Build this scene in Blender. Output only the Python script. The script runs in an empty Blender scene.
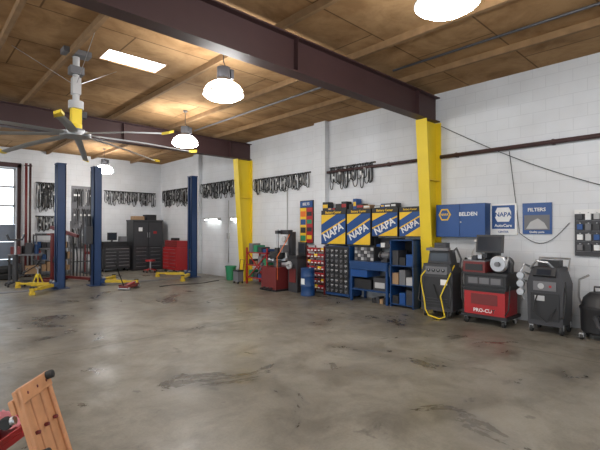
import bpy, bmesh, math, random
from mathutils import Matrix, Vector
random.seed(7)
sc=bpy.context.scene
try:
    sc.view_settings.view_transform='Standard'
    sc.view_settings.look='None'
except Exception: pass

# ---------------- materials ----------------
MATS={}
def mat(name,col,rough=0.5,metal=0.0,emit=0.0,var=0.12,scale=6.0):
    if name in MATS: return MATS[name]
    m=bpy.data.materials.new(name); m.use_nodes=True
    nt=m.node_tree; p=nt.nodes['Principled BSDF']
    p.inputs['Roughness'].default_value=rough
    p.inputs['Metallic'].default_value=metal
    c=(col[0],col[1],col[2],1)
    if emit>0:
        p.inputs['Base Color'].default_value=c
        p.inputs['Emission Color'].default_value=c
        p.inputs['Emission Strength'].default_value=emit
    else:
        tc=nt.nodes.new('ShaderNodeTexCoord'); n=nt.nodes.new('ShaderNodeTexNoise')
        n.inputs['Scale'].default_value=scale; n.inputs['Detail'].default_value=4
        nt.links.new(tc.outputs['Object'],n.inputs['Vector'])
        r=nt.nodes.new('ShaderNodeMix'); r.data_type='RGBA'
        r.inputs[6].default_value=tuple(x*(1-var) for x in col)+(1,)
        r.inputs[7].default_value=tuple(min(1,x*(1+var)) for x in col)+(1,)
        nt.links.new(n.outputs['Fac'],r.inputs[0]); nt.links.new(r.outputs[2],p.inputs['Base Color'])
    MATS[name]=m; return m
blue=mat('blue_paint',(0.010,0.05,0.16),.4)
blue2=mat('blue_sign',(0.010,0.065,0.24),.35)
liftb=mat('lift_blue',(0.012,0.042,0.13),.45)
yel=mat('yellow_paint',(0.78,0.57,0.02),.45,var=.08,scale=3)
yel3=mat('worn_yellow',(0.62,0.43,0.03),.55,var=.3)
yel2=mat('yellow_print',(0.80,0.50,0.02),.5)
white=mat('white_print',(0.75,0.75,0.74),.5)
red=mat('red_paint',(0.36,0.015,0.018),.35)
dred=mat('dark_red',(0.15,0.02,0.02),.45)
blk=mat('black_plastic',(0.018,0.018,0.02),.45)
dgr=mat('dark_grey',(0.040,0.040,0.045),.5)
gry=mat('mid_grey',(0.15,0.15,0.16),.5)
bgry=mat('blue_grey_door',(0.16,0.19,0.24),.5)
lgr=mat('light_grey',(0.45,0.45,0.45),.5)
steel=mat('steel',(0.45,0.45,0.46),.35,.9)
rub=mat('rubber',(0.02,0.02,0.02),.7)
brown=mat('beam_brown',(0.055,0.024,0.024),.55)
wood=mat('creeper_wood',(0.52,0.25,0.12),.5,var=.45,scale=9)
pink=mat('pink_rag',(0.65,0.24,0.28),.9)
green=mat('green_plastic',(0.02,0.22,0.10),.5)
oran=mat('orange_print',(0.75,0.16,0.02),.5)
card=mat('cardboard',(0.35,0.22,0.12),.8)
screen=mat('screen_glass',(0.02,0.025,0.035),.15)
lens=mat('lamp_lens',(1,0.995,0.98),.4,emit=70)
tubeM=mat('fluorescent_tube',(0.95,1.0,0.97),.4,emit=14)
skyM=mat('skylight_panel',(0.95,0.98,1.0),.4,emit=7)
fanM=mat('fan_aluminium',(0.34,0.35,0.36),.4,.3)
foam=mat('purlin_foam',(0.22,0.13,0.06),.9,var=.4)

# ---------------- builder ----------------
class B:
    def __init__(s,name,loc=(0,0,0),rz=0.0,M=None):
        s.name=name; s.bm=bmesh.new(); s.mats=[]
        s.M=M if M is not None else Matrix.Translation(loc)@Matrix.Rotation(math.radians(rz),4,'Z')
    def mi(s,m):
        if m not in s.mats: s.mats.append(m)
        return s.mats.index(m)
    def _fin(s,verts,m,smooth=False):
        i=s.mi(m); fs=set()
        for v in verts:
            for f in v.link_faces: fs.add(f)
        for f in fs:
            f.material_index=i
            if smooth: f.smooth=True
    def box(s,c,d,m,rot=None):
        M=Matrix.Translation(c)
        if rot: M=M@Matrix.Rotation(math.radians(rot[0]),4,'X')@Matrix.Rotation(math.radians(rot[1]),4,'Y')@Matrix.Rotation(math.radians(rot[2]),4,'Z')
        M=M@Matrix.Diagonal((d[0],d[1],d[2],1))
        r=bmesh.ops.create_cube(s.bm,size=1,matrix=M); s._fin(r['verts'],m); return s
    def b(s,x0,x1,y0,y1,z0,z1,m):
        return s.box(((x0+x1)/2,(y0+y1)/2,(z0+z1)/2),(abs(x1-x0),abs(y1-y0),abs(z1-z0)),m)
    def cyl(s,p0,p1,r,m,r2=None,seg=16):
        p0=Vector(p0);p1=Vector(p1);d=p1-p0
        q=d.to_track_quat('Z','Y').to_matrix().to_4x4()
        M=Matrix.Translation((p0+p1)/2)@q
        r_=bmesh.ops.create_cone(s.bm,cap_ends=True,segments=seg,radius1=r,radius2=r if r2 is None else r2,depth=d.length,matrix=M)
        s._fin(r_['verts'],m,True); return s
    def sph(s,c,r,m,sc_=(1,1,1),seg=14):
        M=Matrix.Translation(c)@Matrix.Diagonal((sc_[0],sc_[1],sc_[2],1))
        r_=bmesh.ops.create_uvsphere(s.bm,u_segments=seg,v_segments=max(6,seg//2),radius=r,matrix=M)
        s._fin(r_['verts'],m,True); return s
    def lathe(s,prof,m,c=(0,0,0),seg=24,axis='Z'):
        rings=[]
        c=Vector(c)
        for (r,z) in prof:
            ring=[]
            for k in range(seg):
                a=2*math.pi*k/seg
                v=Vector((max(r,1e-4)*math.cos(a),max(r,1e-4)*math.sin(a),z))
                if axis=='Y': v=Vector((v.x,v.z,v.y))
                if axis=='X': v=Vector((v.z,v.x,v.y))
                ring.append(s.bm.verts.new(v+c))
            rings.append(ring)
        allv=[v for r in rings for v in r]
        for a,b_ in zip(rings,rings[1:]):
            for k in range(seg):
                s.bm.faces.new((a[k],a[(k+1)%seg],b_[(k+1)%seg],b_[k]))
        s._fin(allv,m,True); return s
    def tube(s,pts,r,m,closed=False,seg=6):
        pts=[Vector(p) for p in pts]; n=len(pts); rings=[]
        t0=(pts[1]-pts[0]).normalized()
        nrm=t0.orthogonal().normalized(); prev=t0
        for i,p in enumerate(pts):
            if closed: t=(pts[(i+1)%n]-pts[i-1]).normalized()
            else:
                t=(pts[min(i+1,n-1)]-pts[max(i-1,0)]).normalized()
            q=prev.rotation_difference(t); nrm=(q@nrm); nrm=(nrm-t*nrm.dot(t)).normalized(); prev=t
            bn=t.cross(nrm)
            rings.append([s.bm.verts.new(p+r*(math.cos(2*math.pi*k/seg)*nrm+math.sin(2*math.pi*k/seg)*bn)) for k in range(seg)])
        pr=list(zip(rings,rings[1:]))
        if closed: pr.append((rings[-1],rings[0]))
        for a,b_ in pr:
            for k in range(seg):
                s.bm.faces.new((a[k],a[(k+1)%seg],b_[(k+1)%seg],b_[k]))
        if not closed:
            s.bm.faces.new(rings[0][::-1]); s.bm.faces.new(rings[-1])
        s._fin([v for r_ in rings for v in r_],m,True); return s
    def poly(s,pts,m):
        vs=[s.bm.verts.new(p) for p in pts]; s.bm.faces.new(vs); s._fin(vs,m); return s
    def prism(s,poly2,y0,y1,m):
        a=[s.bm.verts.new((x,y0,z)) for x,z in poly2]; b_=[s.bm.verts.new((x,y1,z)) for x,z in poly2]
        n=len(a)
        s.bm.faces.new(a); s.bm.faces.new(b_[::-1])
        for k in range(n): s.bm.faces.new((a[k],b_[k],b_[(k+1)%n],a[(k+1)%n]))
        s._fin(a+b_,m); return s
    def text(s,body,size,c,m,tilt=0):
        cu=bpy.data.curves.new('t','FONT'); cu.body=body; cu.size=size; cu.align_x='CENTER'; cu.align_y='CENTER'; cu.extrude=0.001; cu.offset=size*0.025; cu.resolution_u=2
        ob=bpy.data.objects.new('t',cu); sc.collection.objects.link(ob)
        dg=bpy.context.evaluated_depsgraph_get(); me=bpy.data.meshes.new_from_object(ob.evaluated_get(dg))
        me.transform(Matrix.Translation(c)@Matrix.Rotation(math.radians(-tilt),4,'Y')@Matrix.Rotation(math.radians(90),4,'X'))
        f0=len(s.bm.faces)
        s.bm.from_mesh(me); s.bm.faces.ensure_lookup_table()
        i=s.mi(m)
        for f in s.bm.faces[f0:]: f.material_index=i
        bpy.data.objects.remove(ob); bpy.data.meshes.remove(me); bpy.data.curves.remove(cu); return s
    def done(s,bev=0.0):
        bmesh.ops.recalc_face_normals(s.bm,faces=[f for f in s.bm.faces])
        for e in s.bm.edges:
            if len(e.link_faces)==2 and e.calc_face_angle(0)>0.6: e.smooth=False
        me=bpy.data.meshes.new(s.name); s.bm.to_mesh(me); s.bm.free()
        for m in s.mats: me.materials.append(m)
        ob=bpy.data.objects.new(s.name,me); ob.matrix_world=s.M; sc.collection.objects.link(ob)
        if bev>0:
            md=ob.modifiers.new('bevel','BEVEL'); md.width=bev; md.segments=2; md.limit_method='ANGLE'; md.angle_limit=0.9
        return ob
WX=8.0; WYB=17.2; H=4.42
def RW(name,Y): return B(name,(WX-.003,Y,0),-90)
def BW(name,X): return B(name,(X,WYB-.003,0),0)

# ---------------- room shell ----------------
def block_mat():
    m=bpy.data.materials.new('painted_block'); m.use_nodes=True; nt=m.node_tree; L=nt.links; N=nt.nodes
    p=N['Principled BSDF']; p.inputs['Roughness'].default_value=.6
    tc=N.new('ShaderNodeTexCoord'); sx=N.new('ShaderNodeSeparateXYZ'); L.new(tc.outputs['Object'],sx.inputs[0])
    ad=N.new('ShaderNodeMath'); L.new(sx.outputs[0],ad.inputs[0]); L.new(sx.outputs[1],ad.inputs[1])
    cb=N.new('ShaderNodeCombineXYZ'); L.new(ad.outputs[0],cb.inputs[0]); L.new(sx.outputs[2],cb.inputs[1])
    br=N.new('ShaderNodeTexBrick'); L.new(cb.outputs[0],br.inputs['Vector'])
    br.inputs['Scale'].default_value=1; br.inputs['Brick Width'].default_value=.405; br.inputs['Row Height'].default_value=.203; br.inputs['Mortar Size'].default_value=.006; br.inputs['Mortar Smooth'].default_value=.5
    br.inputs['Color1'].default_value=(.70,.715,.74,1); br.inputs['Color2'].default_value=(.72,.735,.76,1); br.inputs['Mortar'].default_value=(.62,.635,.66,1)
    ns=N.new('ShaderNodeTexNoise'); ns.inputs['Scale'].default_value=.9; ns.inputs['Detail'].default_value=7; L.new(tc.outputs['Object'],ns.inputs['Vector'])
    cr=N.new('ShaderNodeValToRGB'); cr.color_ramp.elements[0].position=.32; cr.color_ramp.elements[0].color=(.80,.79,.77,1); cr.color_ramp.elements[1].position=.62; cr.color_ramp.elements[1].color=(1,1,1,1)
    L.new(ns.outputs['Fac'],cr.inputs[0])
    mx=N.new('ShaderNodeMix'); mx.data_type='RGBA'; mx.blend_type='MULTIPLY'; mx.inputs[0].default_value=.7
    L.new(br.outputs['Color'],mx.inputs[6]); L.new(cr.outputs[0],mx.inputs[7])
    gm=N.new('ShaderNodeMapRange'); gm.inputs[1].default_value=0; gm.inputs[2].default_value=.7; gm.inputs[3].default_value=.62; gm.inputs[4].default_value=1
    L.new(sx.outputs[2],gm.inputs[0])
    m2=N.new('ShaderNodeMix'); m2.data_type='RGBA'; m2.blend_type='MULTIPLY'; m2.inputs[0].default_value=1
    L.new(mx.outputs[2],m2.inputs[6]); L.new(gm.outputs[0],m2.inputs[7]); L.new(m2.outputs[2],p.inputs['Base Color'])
    bp=N.new('ShaderNodeBump'); bp.inputs['Strength'].default_value=.12; bp.inputs['Distance'].default_value=.006; bp.invert=True
    L.new(br.outputs['Fac'],bp.inputs['Height']); L.new(bp.outputs[0],p.inputs['Normal'])
    return m
def floor_mat():
    m=bpy.data.materials.new('worn_concrete'); m.use_nodes=True; nt=m.node_tree; L=nt.links; N=nt.nodes
    p=N['Principled BSDF']
    tc=N.new('ShaderNodeTexCoord')
    def noise(sc_,det,dist=0,ro=.6):
        n=N.new('ShaderNodeTexNoise'); n.inputs['Scale'].default_value=sc_; n.inputs['Detail'].default_value=det; n.inputs['Distortion'].default_value=dist; n.inputs['Roughness'].default_value=ro
        L.new(tc.outputs['Object'],n.inputs['Vector']); return n
    def ramp(src,a,ca,b_,cb_):
        r=N.new('ShaderNodeValToRGB'); r.color_ramp.elements[0].position=a; r.color_ramp.elements[0].color=ca+(1,); r.color_ramp.elements[1].position=b_; r.color_ramp.elements[1].color=cb_+(1,)
        L.new(src,r.inputs[0]); return r
    def mul(a,b_,f=1):
        x=N.new('ShaderNodeMix'); x.data_type='RGBA'; x.blend_type='MULTIPLY'; x.inputs[0].default_value=f
        L.new(a,x.inputs[6]); L.new(b_,x.inputs[7]); return x.outputs[2]
    n1=noise(.45,9,.3,.65); n2=noise(1.9,9,.5,.65); n3=noise(.9,8,.8,.7); n4=noise(45,3); n5=noise(3.2,4,.4)
    base=ramp(n1.outputs['Fac'],.38,(.165,.148,.118),.62,(.248,.228,.188))
    r2=ramp(n2.outputs['Fac'],.36,(.64,.62,.59),.56,(1,1,1))
    r3=ramp(n3.outputs['Fac'],.34,(.50,.48,.46),.44,(1,1,1))
    r4=ramp(n4.outputs['Fac'],.35,(.88,.88,.88),.6,(1,1,1))
    r5=ramp(n5.outputs['Fac'],.27,(.36,.34,.33),.35,(1,1,1))
    c=mul(mul(mul(mul(base.outputs[0],r2.outputs[0]),r3.outputs[0]),r4.outputs[0]),r5.outputs[0])
    br=N.new('ShaderNodeTexBrick'); L.new(tc.outputs['Object'],br.inputs['Vector']); br.offset=0
    br.inputs['Scale'].default_value=1; br.inputs['Brick Width'].default_value=6.1; br.inputs['Row Height'].default_value=6.1; br.inputs['Mortar Size'].default_value=.012
    br.inputs['Color1'].default_value=(1,1,1,1);br.inputs['Color2'].default_value=(1,1,1,1);br.inputs['Mortar'].default_value=(.5,.48,.46,1)
    c=mul(c,br.outputs['Color']); L.new(c,p.inputs['Base Color'])
    rr=ramp(n3.outputs['Fac'],.36,(.26,.26,.26),.58,(.48,.48,.48)); L.new(rr.outputs[0],p.inputs['Roughness'])
    bp=N.new('ShaderNodeBump'); bp.inputs['Strength'].default_value=.25; bp.inputs['Distance'].default_value=.01
    L.new(n2.outputs['Fac'],bp.inputs['Height']); L.new(bp.outputs[0],p.inputs['Normal'])
    return m
def ceil_mat():
    m=bpy.data.materials.new('kraft_ceiling'); m.use_nodes=True; nt=m.node_tree; L=nt.links; N=nt.nodes
    p=N['Principled BSDF']; p.inputs['Roughness'].default_value=.9; p.inputs['Specular IOR Level'].default_value=.15
    tc=N.new('ShaderNodeTexCoord')
    br=N.new('ShaderNodeTexBrick'); L.new(tc.outputs['Object'],br.inputs['Vector'])
    br.inputs['Scale'].default_value=1; br.inputs['Brick Width'].default_value=2.44; br.inputs['Row Height'].default_value=1.22; br.inputs['Mortar Size'].default_value=.012; br.inputs['Bias'].default_value=0
    br.inputs['Color1'].default_value=(.335,.200,.095,1); br.inputs['Color2'].default_value=(.40,.250,.125,1); br.inputs['Mortar'].default_value=(.16,.095,.045,1)
    n=N.new('ShaderNodeTexNoise'); n.inputs['Scale'].default_value=1.5; n.inputs['Detail'].default_value=9; n.inputs['Roughness'].default_value=.65; n.inputs['Distortion'].default_value=.4; L.new(tc.outputs['Object'],n.inputs['Vector'])
    r=N.new('ShaderNodeValToRGB'); r.color_ramp.elements[0].position=.35; r.color_ramp.elements[0].color=(.58,.53,.48,1); r.color_ramp.elements[1].position=.6; r.color_ramp.elements[1].color=(1,1,1,1)
    L.new(n.outputs['Fac'],r.inputs[0])
    x=N.new('ShaderNodeMix'); x.data_type='RGBA'; x.blend_type='MULTIPLY'; x.inputs[0].default_value=1
    L.new(br.outputs['Color'],x.inputs[6]); L.new(r.outputs[0],x.inputs[7]); L.new(x.outputs[2],p.inputs['Base Color'])
    bp=N.new('ShaderNodeBump'); bp.inputs['Strength'].default_value=.25; bp.inputs['Distance'].default_value=.03; L.new(n.outputs['Fac'],bp.inputs['Height']); L.new(bp.outputs[0],p.inputs['Normal'])
    return m
blockM=block_mat(); floorM=floor_mat(); ceilM=ceil_mat()
XL=-8.0; YF=-6.0
B('floor').b(XL-.2,WX+.2,YF-.2,WYB+.2,-.15,0,floorM).done()
sx0,sx1,sy0,sy1=2.30,3.25,6.78,7.26
c=B('ceiling')
c.b(XL-.2,sx0,YF-.2,WYB+.2,H,H+.12,ceilM); c.b(sx1,WX+.2,YF-.2,WYB+.2,H,H+.12,ceilM)
c.b(sx0,sx1,YF-.2,sy0,H,H+.12,ceilM); c.b(sx0,sx1,sy1,WYB+.2,H,H+.12,ceilM); c.done()
B('window_1').b(sx0,sx1,sy0,sy1,H+.02,H+.05,skyM).done()
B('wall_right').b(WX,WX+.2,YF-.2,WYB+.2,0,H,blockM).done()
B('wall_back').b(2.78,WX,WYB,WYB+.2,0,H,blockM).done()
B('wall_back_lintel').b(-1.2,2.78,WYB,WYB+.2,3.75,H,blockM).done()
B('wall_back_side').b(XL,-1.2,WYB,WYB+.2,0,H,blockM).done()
d=B('door_1')
for i in range(3): d.b(-1.19,2.77,WYB+.06,WYB+.11,i*.6+.01,i*.6+.59,bgry)
for x in (-1.19,-.2,.8,1.8,2.71): d.b(x,x+.06,WYB+.06,WYB+.11,1.8,3.72,lgr)
for z in (2.40,3.05,3.68): d.b(-1.19,2.77,WYB+.06,WYB+.11,z,z+.06,lgr)
d.done()
t=B('trim_1')
t.b(2.8,2.9,WYB-.08,WYB,0,3.85,brown); t.b(-1.3,2.9,WYB-.08,WYB,3.75,3.9,brown); t.b(-1.3,-1.2,WYB-.08,WYB,0,3.85,brown); t.done()
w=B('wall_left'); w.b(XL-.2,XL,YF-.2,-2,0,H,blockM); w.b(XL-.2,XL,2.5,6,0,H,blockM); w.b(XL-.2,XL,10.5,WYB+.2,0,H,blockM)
w.b(XL-.2,XL,-2,2.5,3.7,H,blockM); w.b(XL-.2,XL,6,10.5,3.7,H,blockM); w.done()  # unseen door openings added in this wall to let sky light in
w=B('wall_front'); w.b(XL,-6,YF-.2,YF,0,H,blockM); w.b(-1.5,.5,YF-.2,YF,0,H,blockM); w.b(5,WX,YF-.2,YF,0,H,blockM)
w.b(-6,-1.5,YF-.2,YF,3.7,H,blockM); w.b(.5,5,YF-.2,YF,3.7,H,blockM); w.done()  # front openings are out of view, put in for daylight from behind the camera
for i,y in enumerate((7.6,14.0)):
    B('trim_%d'%(i+2)).b(WX-.14,WX,y-.2,y+.2,0,H,blockM).done()
for x in [-6.5,-5,-3.5,-2,-.5,1.0,1.85,3.7,5.2,6.7]:
    B('ceiling_purlin').b(x-.03,x+.03,YF,WYB,H-.10,H,foam).done()
for y in (-2.04,4.38,10.8):
    s=B('steel_roof_beam')
    zb,zt=3.83,H-.10
    s.b(XL,WX-.02,y-.012,y+.012,zb,zt,brown); s.b(XL,WX-.02,y-.11,y+.11,zb-.02,zb,brown); s.b(XL,WX-.02,y-.11,y+.11,zt-.02,zt,brown)
    for x in (-5,-2,1.0,4,7.2): s.b(x-.006,x+.006,y-.1,y+.1,zb,zt,brown)
    s.done()
    s=B('steel_column',(0,y,0))
    top,bot,z1=.56,.28,3.80
    s.prism([(WX-.02,0),(WX-.02,z1),(WX-top,z1),(WX-bot,0)],-.01,.01,yel)
    s.prism([(WX-bot,0),(WX-bot-.02,0),(WX-top-.02,z1),(WX-top,z1)],-.12,.12,yel)
    s.b(WX-.02,WX,-.12,.12,0,z1,yel)
    s.b(WX-bot-.08,WX,-.16,.16,0,.02,yel)
    s.b(WX-top+.08,WX-.02,-.11,.11,2.6,2.612,yel)
    s.done()

# ---------------- ceiling lamps ----------------
def lamp(x,y,z=3.62):
    s=B('high_bay_lamp',(x,y,0))
    s.lathe([(0,z-.07),(.12,z-.065),(.22,z-.045),(.28,z-.01),(.295,z+.02)],lens)
    s.lathe([(.295,z+.02),(.285,z+.07),(.24,z+.14),(.17,z+.19),(.13,z+.20)],lens)
    s.lathe([(.305,z+.03),(.31,z+.015),(.30,z+.005)],steel)
    s.cyl((0,0,z+.20),(0,0,z+.26),.15,gry,.10)
    s.cyl((0,0,z+.26),(0,0,z+.42),.10,dgr)
    s.tube([(0,0,z+.42),(.03,0,z+.46),(0,0,z+.51),(0,0,H)],.008,dgr)
    s.cyl((0,0,H-.03),(0,0,H),.05,gry)
    s.box((.12,0,z+.34),(.05,.12,.14),dgr)
    s.done()
for p in [(3.47,5.36),(4.8,9.05),(3.75,1.93,3.75),(5.0,15.2),(3.6,-1.0),(-2.2,1.9),(-2.2,5.8),(-2.2,9.6),(-1,14),(-2.2,-2.5),(-6,5),(-6,12)]:  # list ends with a grid of unseen lamps, added to light the room
    lamp(*p)
for (y0,y1,z) in ((12.5,13.4,1.98),(11.2,11.75,1.98)):
    s=RW('fluorescent_task_light',(y0+y1)/2); w_=(y1-y0)/2
    s.b(-w_,w_,-.14,0,z,z+.05,lgr); s.cyl((-w_+.03,-.10,z-.02),(w_-.03,-.10,z-.02),.022,tubeM,seg=10); s.b(-w_,-w_+.02,-.14,0,z-.05,z,lgr); s.b(w_-.02,w_,-.14,0,z-.05,z,lgr); s.done()

# ---------------- ceiling fan ----------------
s=B('industrial_ceiling_fan',(1.94,7.2,0)); hz=3.10
s.box((0,0,H-.04),(.4,.2,.08),gry); s.cyl((0,0,H-.1),(0,0,3.5),.05,lgr); s.box((0,0,4.1),(.2,.16,.12),gry); s.box((.0,0,3.86),(.12,.12,.26),lgr)
s.cyl((0,0,3.62),(0,0,3.5),.11,lgr)
s.box((0,0,3.38),(.14,.13,.28),yel); s.cyl((0,0,3.26),(0,0,3.18),.09,yel); s.box((.1,0,3.42),(.1,.1,.1),blk)
s.cyl((0,0,3.18),(0,0,3.12),.13,gry); s.cyl((0,0,3.13),(0,0,3.06),.22,fanM,seg=24)
for k in range(8):
    a=math.radians(k*45+24.2)
    M=Matrix.Rotation(a,4,'Z')
    secs=[]
    for r_,ww,dz in ((.20,.04,0),(.34,.062,-.01),(1.05,.058,-.06),(1.75,.05,-.14)):
        secs.append([s.bm.verts.new(M@Vector((r_,yy*ww,hz+zz+dz))) for yy,zz in ((-1,-.018),(-.3,.010),(.5,.014),(1,.008),(.3,-.008))])
    for p_,q_ in zip(secs,secs[1:]):
        for j in range(5): s.bm.faces.new((p_[j],p_[(j+1)%5],q_[(j+1)%5],q_[j]))
    s.bm.faces.new(secs[0]); s.bm.faces.new(secs[-1])
    s._fin([v for q_ in secs for v in q_],fanM)
    z0=hz-.14
    tip=[M@Vector(v) for v in ((1.74,-.055,z0-.03),(1.86,-.045,z0-.02),(1.88,.035,z0+.01),(1.74,.055,z0+.0))]
    tv=[s.bm.verts.new(v) for v in tip]+[s.bm.verts.new(v+Vector((0,0,.035))) for v in tip]
    for f in ((0,1,2,3),(7,6,5,4),(0,4,5,1),(1,5,6,2),(2,6,7,3),(3,7,4,0)): s.bm.faces.new([tv[j] for j in f])
    s._fin(tv,yel)
for k in range(3):
    a=math.radians(k*120+30); s.tube([(0.05*math.cos(a),.05*math.sin(a),3.9),(.9*math.cos(a),.9*math.sin(a),H)],.005,steel,seg=4)
s.done()

# ---------------- wall services ----------------
s=B('wall_pipe',(WX,0,0)); s.cyl((-.07,-4,3.085),(-.07,4.24,3.085),.04,brown,seg=10); s.cyl((-.07,4.52,3.085),(-.07,7.38,3.085),.035,brown,seg=10)
for y in (.5,2.2,3.9,5.5,7.0): s.b(-.09,0,y-.02,y+.02,3.04,3.13,brown)
s.done()
def sag(a,b_,dz,n=12):
    a=Vector(a);b_=Vector(b_); return [a.lerp(b_,i/n)+Vector((0,0,-dz*math.sin(math.pi*i/n))) for i in range(n+1)]
s=B('hanging_cable'); s.tube(sag((7.96,4.24,3.72),(7.96,.9,2.05),.12),.007,dgr,seg=5); s.done()
s=B('hanging_cable'); s.tube(sag((7.975,2.92,3.03),(7.975,2.76,1.6),0)+sag((7.975,2.76,1.55),(7.975,1.98,1.72),.26),.006,dgr,seg=5); s.done()
s=B('ceiling_conduit'); s.cyl((5.9,4.6,H-.03),(5.9,10.6,H-.03),.02,gry,seg=8); s.cyl((6.2,-4,H-.03),(6.2,4.2,H-.03),.02,dgr,seg=8); s.done()
for y,z1 in ((9.0,2.7),(12.0,2.6)):
    s=RW('wall_conduit',y); s.cyl((0,-.02,.5),(0,-.02,z1),.014,lgr,seg=8); s.b(-.06,.06,-.06,0,1.3,1.5,lgr) if y>10 else s.b(-.05,.05,-.05,0,.42,.55,lgr); s.done()

# ---------------- belts ----------------
def belts(s,x0,x1,ztop,n,lo=.32,hi=.5,y=-.06,labels=True):
    s.b(x0-.05,x1+.05,-.02,0,ztop-.03,ztop+.01,dgr)
    for i in range(n):
        x=x0+(x1-x0)*(i+.5)/n+random.uniform(-.03,.03); L_=random.uniform(lo,hi); wd=random.uniform(.03,.06)
        yy=y+random.uniform(-.025,.015)
        pts=[]
        for k in range(14):
            a=2*math.pi*k/14; cx=math.cos(a);cz=math.sin(a)
            pts.append((x+wd*cx*(1.0-.25*cz),yy+.015*cx,ztop-L_/2+L_/2*math.copysign(abs(cz)**.7,cz)))
        s.tube(pts,.011,rub,closed=True,seg=5)
        s.cyl((x,0,ztop-.015),(x,yy-.03,ztop-.012),.006,steel,seg=6)
        if labels and random.random()<.8:
            zz=ztop-random.uniform(.08,L_*.7); s.box((x+random.choice((-1,1))*wd*.9,yy-.015,zz),(.045,.008,random.uniform(.05,.1)),random.choice([white,white,lgr]))
def beltobj(y0,y1,ztop,n,**k):
    s=RW('fan_belt_rack',(y0+y1)/2); h=abs(y1-y0)/2; belts(s,-h,h,ztop,n,**k); s.done()
beltobj(8.1,10.5,3.18,34); beltobj(5.95,7.3,3.2,18,lo=.35,hi=.6); beltobj(11.6,13.7,3.28,34,lo=.35,hi=.6); beltobj(14.4,16.9,3.25,40,lo=.4,hi=.75)
def bbelt(x0,x1,zt,n,**k):
    s=BW('fan_belt_rack',(x0+x1)/2); h=(x1-x0)/2; belts(s,-h,h,zt,n,**k); s.done()
bbelt(5.7,7.7,3.15,34,lo=.35,hi=.6); bbelt(3.4,4.25,3.3,22,lo=.6,hi=1.1); bbelt(3.4,4.25,2.1,16,lo=.4,hi=.6)
s=BW('hanging_hose_board',5.02); s.b(-.52,.52,-.03,0,.9,3.25,gry)
for r_ in range(3):
    z0=3.15-r_*.74
    for i in range(13):
        x=-.44+i*.073+random.uniform(-.02,.02); L_=random.uniform(.5,.72); m_=random.choice([rub,rub,dgr,gry,steel,lgr])
        s.tube([(x-.03,-.07,z0-L_),(x-.035,-.08,z0-.15),(x,-.07,z0),(x+.035,-.08,z0-.15),(x+.03,-.07,z0-L_*.9)],.014,m_,seg=6)
        s.cyl((x,-.02,z0-.02),(x,-.1,z0-.02),.006,steel,seg=5)
        if random.random()<.5: s.box((x,-.095,z0-.25),(.05,.006,.07),white)
s.done()

# ---------------- two-post lifts ----------------
def lift(xa,xb,y):
    s=B('two_post_lift',((xa+xb)/2,y,0)); h=(xb-xa)/2
    for sg in (-1,1):
        X=sg*h; i=-sg
        s.b(X-.2,X+.2,-.22,.22,0,.02,liftb)
        s.b(X+sg*.08,X+sg*.11,-.14,.14,.02,3.4,liftb)
        s.b(X-.11,X+.11,-.14,-.11,.02,3.4,liftb); s.b(X-.11,X+.11,.11,.14,.02,3.4,liftb)
        s.b(X+i*.11,X+i*.09,-.14,-.07,.02,3.4,liftb); s.b(X+i*.11,X+i*.09,.07,.14,.02,3.4,liftb)
        s.b(X-.12,X+.12,-.15,.15,3.4,3.43,liftb)
        s.b(X-.07,X+.07,-.10,.10,.12,.95,dgr)
        s.b(X+i*.08,X+i*.22,-.2,.2,.06,.2,liftb)
        s.cyl((X,.0,.95),(X,0,3.35),.02,steel,seg=8)
        s.tube([(X+sg*.13,.05,.3),(X+sg*.13,.05,3.3)],.012,rub,seg=6)
        for q in (-1,1):
            p0=Vector((X+i*.20,q*.14,.12)); p1=p0+Vector((i*.42,q*.5,0)); p2=p1+Vector((i*.2,q*.25,0))
            dr=(p1-p0); ang=math.degrees(math.atan2(dr.y,dr.x))
            s.box(tuple((p0+p1)/2),(dr.length,.10,.08),yel3,rot=(0,0,ang)); s.box(tuple((p1+p2)/2),((p2-p1).length,.075,.05),yel3,rot=(0,0,ang))
            s.cyl(tuple(p2-Vector((0,0,.05))),tuple(p2+Vector((0,0,.05))),.055,yel3); s.cyl(tuple(p2+Vector((0,0,.05))),tuple(p2+Vector((0,0,.07))),.06,rub)
            s.cyl((X+i*.18,q*.14,.05),(X+i*.18,q*.14,.24),.035,steel)
            s.box((p2.x,p2.y,.035),(.12,.12,.07),yel3)
    if xb>5: s.b(-h-.30,-h-.12,-.11,.11,1.2,1.7,dgr); s.cyl((-h-.2,0,1.7),(-h-.2,0,2.0),.07,blk)
    s.b(-h,h,-.12,.12,0,.015,gry)
    s.done(.004)
lift(4.03,7.12,12.9); lift(0.0,3.1,12.9)

# ---------------- signage / cabinets on right wall ----------------
s=RW('parts_display_board',1.48); s.b(-.42,.42,-.05,0,1.18,1.93,dgr)
for r_ in range(4):
    z=1.27+r_*.165; s.b(-.4,.4,-.055,-.05,z-.02,z-.012,gry)
    for i in range(7):
        x=-.34+i*.113; s.box((x,-.075,z+.05),(.075,.05,.085+.02*(i%2)),[gry,white,blue2,dgr,lgr][(i*3+r_)%5]); s.cyl((x,-.05,z+.11),(x,-.09,z+.11),.008,steel,seg=6)
s.b(-.42,.42,-.06,-.045,1.86,1.93,blue2); s.text('BRAKE PARTS',.05,(0,-.063,1.895),white); s.done()
s=RW('blue_wall_sign',2.47); s.b(-.23,.23,-.03,0,1.53,2.07,blue2); s.b(-.20,.20,-.035,-.03,1.60,1.86,gry)
s.prism([(-.17,1.62),(.17,1.62),(.12,1.72),(.02,1.80),(-.1,1.74)],-.04,-.035,lgr); s.text('FILTERS',.085,(0,-.037,1.95),white); s.text('Quality parts',.045,(0,-.037,1.565),white); s.done()
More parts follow.
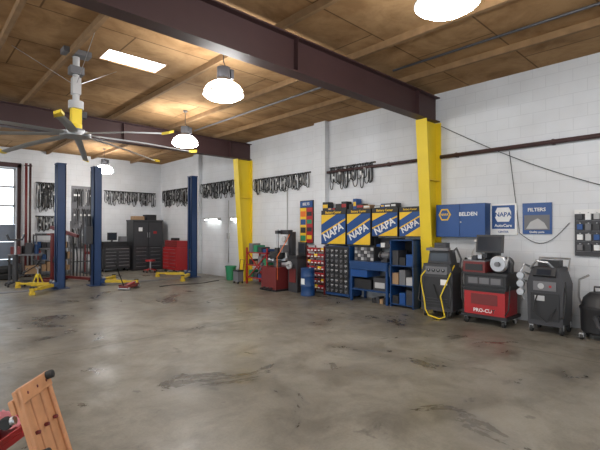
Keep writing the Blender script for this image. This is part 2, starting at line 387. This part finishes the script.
s=RW('white_wall_sign',3.03); s.b(-.235,.235,-.03,0,1.51,2.08,white); s.b(-.20,.20,-.034,-.03,1.62,2.05,blue2)
s.prism([(-.14,1.83),(-.1,1.75),(.1,1.75),(.14,1.83),(.14,1.93),(.1,2.01),(-.1,2.01),(-.14,1.93)],-.04,-.034,white); s.text('NAPA',.11,(0,-.043,1.88),blue2); s.text('AutoCare',.075,(0,-.037,1.68),white); s.text('CENTER',.05,(0,-.033,1.565),blue2); s.done()
s=RW('blue_wall_cabinet',3.75); s.b(-.49,.49,-.25,0,1.46,2.10,blue); s.b(-.485,-.003,-.262,-.25,1.47,2.09,blue2); s.b(.003,.485,-.262,-.25,1.47,2.09,blue2)
hx=[(-.30+.13*math.cos(math.radians(a)),1.90+.13*math.sin(math.radians(a))) for a in range(0,360,60)]
hx2=[(-.30+.10*math.cos(math.radians(a)),1.90+.10*math.sin(math.radians(a))) for a in range(0,360,60)]
s.prism(hx,-.268,-.262,yel2); s.prism(hx2,-.272,-.268,blue2); s.text('NAPA',.065,(-.30,-.274,1.90),yel2); s.text('BELDEN',.10,(.17,-.265,1.90),white); s.cyl((0.03,-.26,1.75),(.03,-.28,1.75),.015,steel); s.done(.004)

def poster_cab(Y0,Y1,z0,z1):
    yc=(Y0+Y1)/2; h=(Y0-Y1)/2-.01
    s=RW('battery_display_cabinet',yc); s.b(-h,h,-.30,0,z0,z1,blk)
    zt=z1-.11
    s.b(-h+.01,h-.01,-.305,-.30,z0+.02,zt,blue2)
    y=-.3055
    W=2*h-.02; Hh=zt-z0-.02; l=-h+.01; b0=z0+.02
    P=lambda u,v:(l+u*W,y,b0+v*Hh)
    s.poly([P(0,1),P(.62,1),P(0,.66)],yel2)
    s.poly([P(1,0),P(1,.40),P(.25,0)],yel2)
    s.poly([P(0,.30),P(1,.80),P(1,.86),P(0,.36)][::-1],yel2)
    s.text('NAPA',.235*W/.7,(0,y-.002,b0+.40*Hh),white,tilt=27)
    s.text('Battery Center',.075*W/.7,(0,-.303,z1-.055),yel2); s.done()
poster_cab(7.39,6.56,1.24,2.09); poster_cab(6.54,5.82,1.24,2.09); poster_cab(5.80,5.10,1.45,2.09); poster_cab(5.08,4.54,1.45,2.09)
def boxes(name,Yc,w_,y0,z,n,cols,hmin=.1,hmax=.3,dep=.2):
    s=RW(name,Yc); x=-w_/2
    while x<w_/2-.08:
        bw=random.uniform(.09,.2); bw=min(bw,w_/2-x); hh=random.uniform(hmin,hmax); m_=random.choice(cols)
        s.b(x,x+bw-.01,y0,y0+dep,z,z+hh,m_)
        s.b(x+.01,x+bw-.02,y0-.002,y0,z+hh*.3,z+hh*.7,random.choice([white,yel2,red,blk]))
        x+=bw
    s.done()
boxes('stacked_parts_boxes',6.97,.8,-.26,2.09,5,[blk,blue2,dgr,white,blk],.06,.26)
boxes('stacked_parts_boxes',6.17,.66,-.26,2.09,5,[blk,gry,blue2,white,card],.08,.28)
boxes('stacked_parts_boxes',5.45,.62,-.26,2.09,5,[blue2,white,dgr,blk],.05,.2)
s=RW('product_poster_display',8.15); s.b(-.25,.25,-.08,0,1.24,2.4,blk); s.b(-.24,.0,-.085,-.08,1.26,2.2,yel2); s.b(0,.24,-.085,-.08,1.26,2.2,red)
for i in range(4):
    s.b(-.22,-.02,-.09,-.085,1.3+i*.22,1.45+i*.22,[green,blk,blue2,oran][i]); s.b(.03,.21,-.09,-.085,1.35+i*.21,1.46+i*.21,[yel2,blk,green,blk][i])
s.b(-.24,.24,-.09,-.08,2.22,2.38,blue2); s.text('BELTS',.1,(0,-.093,2.3),white); s.done()

# ---------------- benches along right wall ----------------
s=RW('small_parts_bin_rack',7.42)
for x in (-.31,.29): s.b(x,x+.025,-.48,-.44,0,1.2,dred); s.b(x,x+.025,-.18,-.165,0,1.2,dred)
for r_ in range(7):
    z=.12+r_*.155; s.b(-.31,.31,-.48,-.17,z,z+.012,dred)
    for i in range(5):
        x=-.25+i*.122; s.box((x,-.34,z+.055),(.105,.24,.08),[red,red,dred,red,yel2][(i*2+r_)%5],rot=(-6,0,0)); s.box((x,-.468,z+.04),(.06,.006,.03),white)
s.done()
s=RW('drawer_cabinet',6.68); s.b(-.38,.38,-.48,-.03,.04,1.21,blue); s.b(-.36,.36,-.49,-.48,.1,1.2,blk)
for r_ in range(9):
    for i in range(5):
        x=-.288+i*.144; z=.16+r_*.118; s.b(x-.064,x+.064,-.505,-.49,z-.05,z+.05,blk if (r_+i)%4 else dgr); s.b(x-.035,x+.035,-.509,-.505,z-.005,z+.022,lgr if (i*r_)%3 else gry); s.cyl((x,-.505,z-.025),(x,-.525,z-.025),.01,steel,seg=6)
for x in (-.33,.33):
    for y in (-.42,-.08): s.b(x-.03,x+.03,y-.03,y+.03,0,.04,blk)
s.done()
s=RW('blue_workbench',5.69)
s.b(-.52,.52,-.60,-.02,.86,.90,blue)
for x in (-.51,.46):
    for y in (-.58,-.08): s.b(x,x+.05,y,y+.05,0,.86,blue)
s.b(-.49,.49,-.57,-.05,.25,.28,blue); s.b(-.5,.5,-.6,-.57,.72,.86,blue); s.b(-.45,.02,-.5,-.1,.28,.5,blk); s.b(.1,.45,-.52,-.12,.28,.56,dgr); s.b(.14,.4,-.525,-.52,.34,.46,lgr)
s.b(-.49,-.02,-.585,-.1,.55,.71,blue2)
for i in range(4): s.b(.05+i*.1,.13+i*.1,-.5,-.3,.0,.1+.04*(i%2),[blk,dgr,card,blk][i])
s.done(.003)
s=RW('parts_organizer',5.90); s.b(-.30,.26,-.42,-.12,.90,1.22,blk)
for r_ in range(4):
    for i in range(6): s.b(-.285+i*.09,-.21+i*.09,-.43,-.42,.915+r_*.075,.98+r_*.075,[gry,dgr,lgr][(i+r_)%3])
s.done()
s=RW('bench_grinder',5.38); s.b(-.08,.08,-.42,-.22,.9,.95,dgr); s.cyl((-.1,-.32,1.04),(.1,-.32,1.04),.07,gry)
for q in (-1,1): s.cyl((q*.1,-.32,1.04),(q*.14,-.32,1.04),.09,blk); s.cyl((q*.14,-.32,1.04),(q*.165,-.32,1.04),.07,lgr)
s.b(-.05,.05,-.37,-.27,.94,1.0,dgr); s.done()
s=RW('wall_shelf_with_boxes',5.45)
s.b(-.33,.33,-.22,0,1.19,1.21,blk); s.b(-.33,-.31,-.22,0,1.19,1.42,blk); s.b(.31,.33,-.22,0,1.19,1.42,blk); s.b(-.33,.33,-.02,0,1.19,1.42,dgr)
for i in range(5): s.b(-.29+i*.118,-.19+i*.118,-.2,-.04,1.21,1.28+.03*(i%3),[blue2,white,dgr,yel2,red][i])
s.done()
s=RW('blue_shelf_unit',4.84)
for x in (-.28,.255): s.b(x,x+.025,-.58,-.02,0,1.40,blue)
s.b(-.28,.28,-.04,-.02,0,1.4,blk)
for z in (.05,.45,.85,1.38): s.b(-.28,.28,-.58,-.02,z,z+.02,blue)
for z in (.07,.47,.87):
    for i in range(3): s.b(-.24+i*.165,-.1+i*.165,-.54,-.2,z,z+.16+.07*((i+int(z*10))%3),[blk,blue2,dgr,card,gry,lgr,dgr,blk,blue2][(i+int(z*7))%9])
s.done()

s=B('waste_oil_drum',(7.2,7.36,0)); s.lathe([(0,0),(.17,0),(.175,.02),(.17,.04),(.17,.22),(.177,.235),(.17,.25),(.17,.45),(.177,.465),(.17,.48),(.17,.64),(.178,.66),(.17,.67),(.16,.66),(0,.66)],blue); s.cyl((.08,0,.66),(.08,0,.69),.03,steel); s.b(-.176,-.17,-.06,.06,.28,.42,white); s.done()

s=B('tire_changer',(7.35,8.62,0),-90)
s.b(-.33,.28,-.35,.35,.03,.62,dred); s.b(-.36,.31,-.38,.38,0,.05,blk); s.cyl((-.02,-.05,.62),(-.02,-.05,.74),.10,gry); s.cyl((-.02,-.05,.74),(-.02,-.05,.78),.28,dgr,seg=24)
for k in range(4):
    a=k*math.pi/2+.4; s.box((-.02+.2*math.cos(a),-.05+.2*math.sin(a),.81),(.12,.06,.06),steel,rot=(0,0,math.degrees(a)))
s.b(.14,.28,.2,.36,.62,1.55,dgr); s.b(-.06,.26,.1,.26,1.48,1.60,dgr); s.cyl((-.04,-.02,1.1),(-.04,-.02,1.62),.03,steel); s.b(-.1,.02,-.08,.04,1.0,1.12,dgr); s.box((-.04,.08,1.54),(.1,.3,.09),dgr)
s.cyl((-.42,-.1,.35),(-.33,-.1,.35),.14,rub); s.tube([(-.38,-.3,.4),(-.44,-.38,.42),(-.42,-.2,.7)],.03,dgr)
for i in range(3): s.box((-.2+i*.15,-.4,.06),(.1,.14,.03),blk,rot=(15,0,0))
s.cyl((.12,.1,1.35),(.12,.04,1.35),.08,lgr); s.b(.14,.28,-.1,.1,1.0,1.2,gry)
s.lathe([(.12,-.09),(.19,-.10),(.22,-.06),(.22,.06),(.19,.10),(.12,.09)],rub,c=(-.02,-.05,.92),seg=24)
s.tube([(.22,.2,1.5),(.29,.0,1.3),(.27,-.3,.9),(.28,-.3,.3)],.012,oran,seg=6)
s.done(.006)
s=B('wheel_balancer',(7.5,8.0,0),-90); s.b(-.17,.17,-.22,.22,0,.85,dgr); s.b(-.18,.18,-.24,.24,.85,.93,blk); s.b(-.14,.14,.1,.16,.93,1.28,blk); s.b(-.11,.11,.095,.10,1.0,1.24,screen); s.cyl((0,-.24,.7),(0,-.44,.7),.025,steel); s.lathe([(.03,-.02),(.10,-.03),(.1,.02),(.03,.03)],lgr,c=(0,-.34,.7),axis='Y'); s.b(-.12,.12,-.235,-.22,.25,.6,dred); s.done(.005)

s=RW('red_storage_rack',9.75)
for x in (-.5,.46):
    for y in (-.56,-.08): s.b(x,x+.04,y,y+.04,0,1.08,red)
for z in (.18,.55,.92): s.b(-.5,.5,-.56,-.04,z,z+.03,red)
s.box((0,-.54,.55),(1.15,.02,.03),red,rot=(0,40,0)); s.box((0,-.52,.55),(1.15,.02,.03),red,rot=(0,-40,0))
for z in (.21,.58,.95):
    for i in range(4):
        k=(i*5+int(z*10))%6; s.b(-.43+i*.22,-.26+i*.22,-.5,-.2,z,z+.1+.05*(k%4),[blue,dgr,green,gry,card,blk][k])
s.done()
s=B('green_trash_bin',(7.6,11.3,0),-90); s.lathe([(0,0),(.13,0),(.17,.42),(.185,.42),(.185,.45),(.16,.45),(.12,.03),(0,.03)],green); s.done()
s=B('mop_bucket',(7.3,10.45,0),-90); s.b(-.12,.12,-.1,.1,.06,.36,gry); s.b(-.13,.13,-.11,.11,.36,.4,blk); s.tube([(-.1,.1,.38),(-.1,.14,.7),(.1,.14,.7),(.1,.1,.38)],.012,dred)
for x in (-.1,.1):
    for y in (-.08,.08): s.cyl((x-.012,y,.03),(x+.012,y,.03),.03,rub)
s.done()

# ---------------- service machines ----------------
def casters(s,xs,ys,r=.05,m=rub):
    for x in xs:
        for y in ys: s.cyl((x-.02,y,r),(x+.02,y,r),r,m,seg=14); s.b(x-.03,x+.03,y-.02,y+.02,r,r*2+.02,steel)
s=B('refrigerant_service_machine',(7.36,3.92,0),-82)
casters(s,(-.22,.22),(-.22,.22),.06)
s.prism([(-.29,.12),(.29,.12),(.29,.80),(.24,.98),(-.24,.98),(-.29,.80)],-.27,.27,dgr)
s.prism([(-.22,.98),(.22,.98),(.18,1.22),(-.18,1.22)],-.12,.2,dgr)
s.b(-.16,.16,-.13,-.12,1.02,1.17,screen); s.b(-.24,.24,-.275,-.27,.18,.74,blk)
for i in range(3): s.b(-.2,.2,-.279,-.275,.24+i*.05,.252+i*.05,dgr)
s.b(-.20,.20,-.285,-.27,.79,.93,gry)
for i in range(4): s.cyl((-.14+i*.09,-.295,.86),(-.14+i*.09,-.28,.86),.032,blk,seg=12); s.b(-.145+i*.09,-.135+i*.09,-.297,-.295,.86,.885,white)
for x in (-.27,.27): s.tube([(x,.2,.9),(x,.28,1.05),(x*.9,.1,1.26),(x*.8,-.0,1.2)],.02,gry)
s.b(-.2,.2,-.25,-.1,1.22,1.27,gry); s.b(-.1,.12,-.1,.1,1.22,1.36,dgr); s.b(.08,.2,-.287,-.275,.6,.7,white)
pts=[(-.2,-.28,.85)]+[(-.22-.05*math.sin(k*.7),-.34-.04*math.cos(k),.85-.1*k) for k in range(1,8)]+[(-.1,-.40,.05),(.1,-.42,.012),(.2,-.4,.05),(.1,-.34,.4),(.26,-.3,.8),(.27,-.1,.95)]
s.tube(pts,.012,yel,seg=6); s.tube([(.2,-.28,.8),(.3,-.32,.5),(.27,-.35,.2),(.05,-.33,.35),(-.05,-.29,.6)],.012,rub,seg=6)
s.tube([(-.3,-.1,.85),(-.34,-.2,.6),(-.33,-.3,.3),(-.2,-.3,.25)],.012,rub,seg=6)
s.done(.01)
s=B('gas_cylinder',(7.86,3.47,0)); s.lathe([(0,0),(.09,0),(.1,.02),(.1,1.1),(.09,1.18),(.05,1.25),(.03,1.28),(.03,1.33),(0,1.33)],lgr); s.cyl((0,0,1.3),(0,0,1.42),.018,steel); s.cyl((0,-.05,1.38),(0,.05,1.38),.012,steel); s.cyl((-.03,0,1.38),(-.08,0,1.4),.03,steel)
s.done()

s=B('brake_lathe_cart',(7.4,3.02,0),-90)
casters(s,(-.31,.31),(-.27,.2),.055)
s.b(-.38,.38,-.34,.28,.12,.17,blk)
s.b(-.34,.34,-.30,.24,.17,.60,red); s.text('PRO-CUT',.085,(0,-.302,.24),white); s.b(-.22,.22,-.304,-.30,.34,.52,dred); s.b(-.34,.34,-.306,-.30,.56,.60,blk)
s.b(-.37,.37,-.34,.28,.60,.64,blk); s.b(-.35,.35,-.28,.24,.64,.84,blk); s.b(-.3,.3,-.29,-.28,.67,.81,dgr)
for i in range(3): s.b(-.27+i*.19,-.11+i*.19,-.296,-.29,.69,.79,gry)
s.b(-.38,.38,-.32,.26,.84,.88,blk)
s.b(-.36,.02,-.3,.2,.88,1.06,dred); s.b(-.32,-.02,-.305,-.30,.91,1.02,blk); s.b(-.36,.02,-.3,.2,1.06,1.08,gry)
s.b(-.12,.12,.02,.12,.9,1.22,blk); s.box((-.02,-.0,1.36),(.46,.04,.31),blk,rot=(-8,0,0)); s.box((-.02,-.023,1.36),(.40,.004,.25),screen,rot=(-8,0,0))
s.lathe([(.04,-.05),(.12,-.05),(.12,-.03),(.14,-.02),(.14,.03),(.04,.03)],steel,c=(.2,-.18,1.03),axis='Y',seg=24)
s.cyl((.2,-.28,1.03),(.2,.1,1.03),.04,gry); s.cyl((.2,.0,1.03),(.2,.2,1.03),.11,dgr); s.b(.1,.3,-.05,.2,.88,1.0,dgr)
s.tube([(.36,-.1,.9),(.40,-.16,1.05),(.38,-.25,1.15),(.34,-.25,1.0)],.018,steel); s.tube([(-.38,.1,1.03),(-.41,-.1,1.1),(-.41,-.25,.8),(-.38,-.3,.4)],.016,rub)
for i in range(4): s.box((-.3+i*.09,-.1,1.10+.02*i),(.07,.16,.07),[lgr,dgr,steel,blk][i])
s.tube([(.38,-.2,.7),(.41,-.3,.5),(.40,-.32,.3),(.34,-.3,.2)],.012,rub)
s.done(.006)

s=B('fluid_exchange_machine',(7.45,2.13,0),-90)
casters(s,(-.2,),(-.2,.16),.05); casters(s,(.22,),(-.2,.16),.07)
s.prism([(-.24,.12),(.24,.12),(.26,.75),(.18,1.02),(-.18,1.02),(-.26,.75)],-.24,.24,dgr)
s.b(-.2,.2,-.25,-.24,.2,.62,blk); s.box((0,-.2,.93),(.32,.14,.14),blk,rot=(-25,0,0)); s.box((0,-.275,.95),(.2,.01,.09),screen,rot=(-25,0,0))
s.b(-.16,.16,-.255,-.24,.66,.80,gry); s.cyl((-.05,-.255,.73),(-.05,-.262,.73),.045,lgr); s.cyl((.08,-.255,.73),(.08,-.265,.73),.02,red,seg=10)
s.b(-.14,.0,-.255,-.25,.5,.58,lgr)
s.tube([(-.22,.15,.95),(-.22,.25,1.14),(.22,.25,1.14),(.22,.15,.95)],.018,steel)
for k in range(3):
    z=1.0-.13*k; s.tube([(-.22,-.1,z),(-.29,-.25,z+.06),(-.34,-.30,z-.08),(-.30,-.25,z-.24)],.016,steel); s.cyl((-.33,-.32,z-.12),(-.33,-.26,z-.12),.055,steel,seg=14)
s.tube([(-.2,-.26,1.0),(-.1,-.3,1.12),(.05,-.28,1.1),(.12,-.2,1.0)],.02,steel)
s.tube([(.24,-.1,.8),(.29,-.25,.6),(.27,-.3,.3),(.2,-.28,.25)],.014,rub); s.tube([(-.1,-.25,.6),(-.15,-.34,.35),(.05,-.34,.2),(.15,-.27,.4)],.012,rub)
s.b(-.15,.15,-.05,.15,1.02,1.12,blk); s.done(.008)

s=B('shop_vacuum',(7.42,1.45,0),-90)
casters(s,(-.2,.2),(-.2,.18),.04)
s.lathe([(0,0.09),(.22,.09),(.25,.12),(.26,.42),(.27,.44),(.27,.47),(.24,.50),(.22,.60),(.14,.68),(0,.70)],blk)
s.tube([(-.08,0,.68),(-.08,0,.76),(.08,0,.76),(.08,0,.68)],.016,blk); s.cyl((0,-.24,.34),(0,-.32,.34),.04,blk)
s.tube([(0,-.32,.34),(.05,-.42,.25),(.2,-.42,.1),(.32,-.3,.05),(.35,-.1,.04)],.028,dgr,seg=8); s.tube([(-.24,.0,.46),(-.27,-.05,.6),(-.25,-.1,.86),(-.16,.05,.92)],.018,steel)
s.done()

# ---------------- back area ----------------
def chest(name,loc,rz,w_,dp,hh,body,face,rows,top=None):
    s=B(name,loc,rz); casters(s,(-w_/2+.08,w_/2-.08),(-dp/2+.08,dp/2-.08),.05)
    s.b(-w_/2,w_/2,-dp/2,dp/2,.12,hh,body); n=rows; dz=(hh-.12-.06)/n
    for i in range(n):
        z=.15+i*dz
        for (a,b_) in ((-w_/2+.02,-.01),(.01,w_/2-.02)) if i<n-1 else ((-w_/2+.02,w_/2-.02),):
            s.b(a,b_,-dp/2-.015,-dp/2,z,z+dz-.015,face); s.b(a+.04,b_-.04,-dp/2-.03,-dp/2-.015,z+dz*.6,z+dz*.6+.015,steel)
    return s
s=chest('red_tool_chest',(7.45,14.75,0),-90,1.1,.5,.95,red,red,6); s.b(-.5,.5,-.2,.24,.95,1.2,red)
for i in range(3): s.b(-.47,.47,-.21,-.2,.97+i*.075,1.03+i*.075,dred)
s.b(-.2,.1,-.1,.1,1.2,1.3,blk); s.done()
s=B('black_tool_cabinet',(7.1,16.75,0),0)
s.b(-.6,.6,-.35,.35,.0,1.95,blk); s.b(-.62,.62,-.37,.35,1.95,2.0,dgr)
for x0,x1 in ((-.57,-.01),(.01,.57)):
    s.b(x0,x1,-.37,-.35,.95,1.9,dgr)
    for i in range(6): s.b(x0,x1,-.365,-.35,.06+i*.145,.19+i*.145,dgr); s.b(x0+.08,x1-.08,-.38,-.365,.155+i*.145,.165+i*.145,steel)
s.b(-.05,-.03,-.39,-.37,1.3,1.5,steel); s.b(.03,.05,-.39,-.37,1.3,1.5,steel); s.b(-.4,-.25,-.374,-.37,1.55,1.7,white); s.b(.2,.34,-.374,-.37,1.45,1.55,red)
s.b(-.5,-.1,-.2,.2,2.0,2.15,card); s.b(.0,.4,-.2,.2,2.0,2.22,blk); s.done()
s=chest('black_tool_chest',(5.95,16.8,0),0,.98,.5,.95,blk,dgr,6); s.b(-.45,.45,-.1,.2,.95,1.15,blk); s.b(-.3,.05,-.05,0,1.2,1.5,blk); s.b(-.27,.02,-.055,-.05,1.23,1.47,screen); s.b(-.15,-.1,-.03,.05,1.15,1.2,blk); s.b(.15,.4,-.15,.1,1.15,1.35,gry); s.done()
s=B('bench_press',(5.0,16.75,0),0); s.b(-.2,.2,-.25,.25,0,.05,dgr)
for x in (-.18,.14): s.b(x,x+.05,-.04,.04,.05,1.5,dred)
s.b(-.2,.2,-.05,.05,1.45,1.55,dred); s.b(-.18,.18,-.06,.06,.7,.8,dred); s.cyl((0,0,1.2),(0,0,1.45),.05,steel); s.cyl((0,0,1.0),(0,0,1.2),.025,steel); s.done()
s=B('mechanic_stool',(6.75,15.4,0)); s.cyl((0,0,.42),(0,0,.48),.18,red,seg=20); s.cyl((0,0,.1),(0,0,.42),.03,steel)
for k in range(5):
    a=k*2*math.pi/5; s.tube([(0,0,.14),(.24*math.cos(a),.24*math.sin(a),.08)],.018,red); s.sph((.24*math.cos(a),.24*math.sin(a),.035),.035,rub)
s.done()
s=B('storage_shelving',(3.82,16.78,0)); 
for x in (-.58,.54):
    for y in (-.25,.21): s.b(x,x+.04,y,y+.04,0,1.45,gry)
for z in (.15,.55,.95,1.4):
    s.b(-.58,.58,-.25,.25,z,z+.03,gry)
    for i in range(7):
        k=random.randrange(6); s.b(-.56+i*.16,-.43+i*.16,-.24,.02 if z>1 else .1,z+.03,z+.03+(random.uniform(.15,.34) if z<1 else .05),[dgr,card,blk,gry,dred,blue][k])
s.done()
s=B('tire_stack',(2.35,16.5,0))
for i in range(2): s.lathe([(.19,i*.21),(.28,i*.21),(.32,i*.21+.04),(.325,i*.21+.16),(.28,i*.21+.205),(.19,i*.21+.2),(.17,i*.21+.1),(.19,i*.21)],rub,seg=28)
s.done()
s=B('cluttered_work_table',(2.75,15.5,0),-10)
s.b(-.45,.45,-.3,.3,.80,.85,gry)
for x in (-.43,.38):
    for y in (-.28,.23): s.b(x,x+.05,y,y+.05,0,.8,dgr)
s.b(-.43,.43,-.28,.28,.2,.23,dgr); s.b(-.4,-.1,-.2,.2,.23,.55,blk); s.b(0,.35,-.22,.15,.23,.48,card)
s.b(-.38,-.12,-.1,.15,.85,1.08,dred); s.b(.0,.18,-.2,.0,.85,1.2,dgr); s.cyl((.3,-.1,.85),(.3,-.1,1.15),.06,blue); s.cyl((-.02,.15,.85),(-.02,.15,1.1),.08,blk)
s.box((.25,.12,1.0),(.2,.1,.3),gry,rot=(0,12,0)); s.tube([(-.45,-.32,.7),(-.3,-.36,.4),(0,-.34,.3),(.3,-.36,.5),(.45,-.3,.8)],.018,rub); s.done()
s=B('engine_hoist',(3.55,14.3,0),20)
s.b(-.5,-.42,-.6,.6,.05,.13,dred); s.b(.42,.5,-.6,.6,.05,.13,dred); s.b(-.5,.5,.52,.6,.05,.13,dred); s.b(-.05,.05,.5,.6,.1,1.5,dred); s.box((0,.0,1.55),(.08,1.3,.09),dred,rot=(12,0,0)); s.cyl((0,.5,.6),(0,.15,1.45),.04,dgr); s.tube([(0,-.6,1.4),(0,-.6,1.1)],.012,steel)
for x in (-.46,.46):
    for y in (-.55,.55): s.cyl((x-.02,y,.03),(x+.02,y,.03),.03,rub)
s.done()
s=B('transmission_jack',(2.3,14.3,0))
for a in (45,135,225,315):
    c_,s_=math.cos(math.radians(a)),math.sin(math.radians(a)); s.tube([(0,0,.12),(.28*c_,.28*s_,.08)],.03,dgr); s.cyl((.28*c_-.02,.28*s_,.04),(.28*c_+.02,.28*s_,.04),.04,rub)
s.cyl((0,0,.1),(0,0,.9),.07,dgr); s.cyl((0,0,.9),(0,0,1.3),.035,steel); s.b(-.16,.16,-.12,.12,1.3,1.34,dgr)
for q in (-1,1): s.box((q*.18,0,1.40),(.03,.2,.16),dgr,rot=(0,q*20,0))
s.tube([(.06,0,.2),(.3,-.05,.5)],.012,blk); s.done()
# tall parts / exhaust pipe rack between the lifts
s=B('exhaust_pipe_rack',(4.55,15.6,0))
for x in (-.5,.46): s.b(x,x+.04,-.2,.2,0,.04,gry); s.b(x,x+.04,-.02,.02,.04,1.9,gry)
for z in (.5,1.1,1.85): s.b(-.5,.5,-.02,.02,z,z+.04,gry)
for i in range(9):
    x=-.42+i*.105; h_=random.uniform(1.2,2.1); s.tube([(x,-.10,.02),(x+.02,-.07,h_*.5),(x,-.05,h_*.85),(x+random.uniform(-.06,.06),-.06,h_)],random.uniform(.018,.03),random.choice([rub,dgr,steel,gry,dred]),seg=7)
s.done()
def jackstand(x,y):
    s=B('jack_stand',(x,y,0),random.uniform(0,60))
    for a in (45,135,225,315):
        c_,s_=math.cos(math.radians(a)),math.sin(math.radians(a)); s.tube([(.15*c_,.15*s_,.01),(.04*c_,.04*s_,.34)],.018,yel,seg=5)
    s.tube([(.15*math.cos(math.radians(a)),.15*math.sin(math.radians(a)),.03) for a in (45,135,225,315)],.012,yel,closed=True,seg=5)
    s.cyl((0,0,.26),(0,0,.36),.05,yel); s.cyl((0,0,.3),(0,0,.50),.022,steel); s.b(-.06,.06,-.025,.025,.50,.53,steel); s.b(-.06,-.04,-.025,.025,.53,.56,steel); s.b(.04,.06,-.025,.025,.53,.56,steel); s.done()
jackstand(2.75,13.75)
s=B('door_track_pipe',(3.02,16.95,0)); s.cyl((0,0,0),(0,0,3.9),.04,dred,seg=10); s.cyl((.12,0,0),(.12,0,3.9),.035,brown,seg=10); s.b(-.05,.17,-.04,.04,3.8,3.84,brown); s.b(-.05,.17,-.05,.05,0,.02,brown); s.done()  # pair of door track pipes, dark red and brown
s=B('floor_jack',(4.45,11.5,0),40); s.b(-.3,.3,-.13,-.10,.05,.14,dred); s.b(-.3,.3,.10,.13,.05,.14,dred); s.b(-.3,.0,-.1,.1,.06,.12,dred); s.box((.08,0,.13),(.4,.08,.05),red,rot=(0,-8,0)); s.cyl((.26,0,.13),(.26,0,.18),.05,steel)
for x,r_ in ((-.25,.04),(.27,.05)): s.cyl((x,-.16,r_),(x,.16,r_),r_,steel)
s.tube([(-.28,0,.12),(-.5,0,.45),(-.75,0,.85)],.015,blk); s.done()
s=B('air_hose'); pts=[(5.2+.2*i,11.25+.12*math.sin(i*.8),.012) for i in range(11)]; s.tube(pts,.012,dgr); s.done()

# ---------------- foreground ----------------
rv=Vector((.728,-.686,0)); fv=Vector((.686,.728,0)); up=Vector((0,0,1))
bot=fv*2.15+rv*(-1.13); topv=fv*2.15+rv*(-1.39)+up*.80
L_=(topv-bot).normalized(); wv=(rv*(-.17)+fv*.985); wv=(wv-L_*wv.dot(L_)).normalized(); nv=wv.cross(L_)
M=Matrix((( wv.x,nv.x,L_.x,bot.x),(wv.y,nv.y,L_.y,bot.y),(wv.z,nv.z,L_.z,.03),(0,0,0,1)))
s=B('mechanic_creeper',M=M)
for i in range(3): s.b(-.15+i*.104,-.057+i*.104,-.012,.012,.02,.83,wood)
for z in (.08,.45,.76): s.b(-.16,.16,-.035,-.012,z-.035,z+.035,wood)
s.b(-.16,.16,.012,.035,.76,.84,wood); s.b(-.16,-.13,.012,.03,.02,.83,wood); s.b(.13,.16,.012,.03,.02,.83,wood)
for x in (-.13,.13):
    for z in (.10,.70): s.cyl((x,-.035,z),(x,-.06,z),.02,steel); s.cyl((x-.015,-.08,z),(x+.015,-.08,z),.03,rub)
for z in (.80,.6,.3):
    for x in (-.1,0,.1): s.cyl((x,.012,z),(x,.038,z),.010,dred,seg=8)
s.cyl((-.14,.03,.50),(-.14,.07,.50),.024,rub); s.cyl((.12,.03,.82),(.12,.07,.82),.022,rub)
s.done(.006)
cc=fv*2.2+rv*(-1.82)
s=B('red_utility_cart',(cc.x,cc.y,0),-43.3)
s.b(-.3,.3,-.25,.25,.46,.50,red); s.b(-.3,.3,-.25,.25,.15,.18,red)
for x in (-.3,.27):
    for y in (-.25,.22): s.b(x,x+.03,y,y+.03,.08,.48,red); s.cyl((x+.005,y+.015,.04),(x+.025,y+.015,.04),.04,rub)
s.b(-.3,.3,-.25,-.235,.50,.53,red); s.b(-.3,.3,.235,.25,.50,.53,red); s.b(.285,.3,-.25,.25,.50,.53,red); s.done(.004)
s=B('pink_shop_rag',(cc.x+.165*rv.x,cc.y+.165*rv.y,.50),-43.3)
n=16; g=[[s.bm.verts.new((-.11+.22*i/n,-.18+.36*j/n,.003+.17*(.6+.4*math.sin(i*.8+j*.35))*math.exp(-((i-n*.6)**2+(j-n/2)**2)/45)+.02*abs(math.sin(i*2.1+j*1.3)))) for j in range(n+1)] for i in range(n+1)]
for i in range(n):
    for j in range(n): s.bm.faces.new((g[i][j],g[i+1][j],g[i+1][j+1],g[i][j+1]))
s._fin([v for r_ in g for v in r_],pink,True); s.done()

# ---------------- world ----------------
w=bpy.data.worlds.new('world'); sc.world=w; w.use_nodes=True
bg=w.node_tree.nodes['Background']; bg.inputs[0].default_value=(.82,.91,1,1); bg.inputs[1].default_value=3.0

# ---------------- camera ----------------
cd=bpy.data.cameras.new('camera'); cam=bpy.data.objects.new('camera',cd); sc.collection.objects.link(cam)
cd.sensor_width=36; cd.lens=419/600*36; cd.clip_start=.05; cd.clip_end=200
cam.location=(0,0,1.6); cam.rotation_euler=(math.radians(90.68),0,math.radians(-43.3))
sc.camera=cam
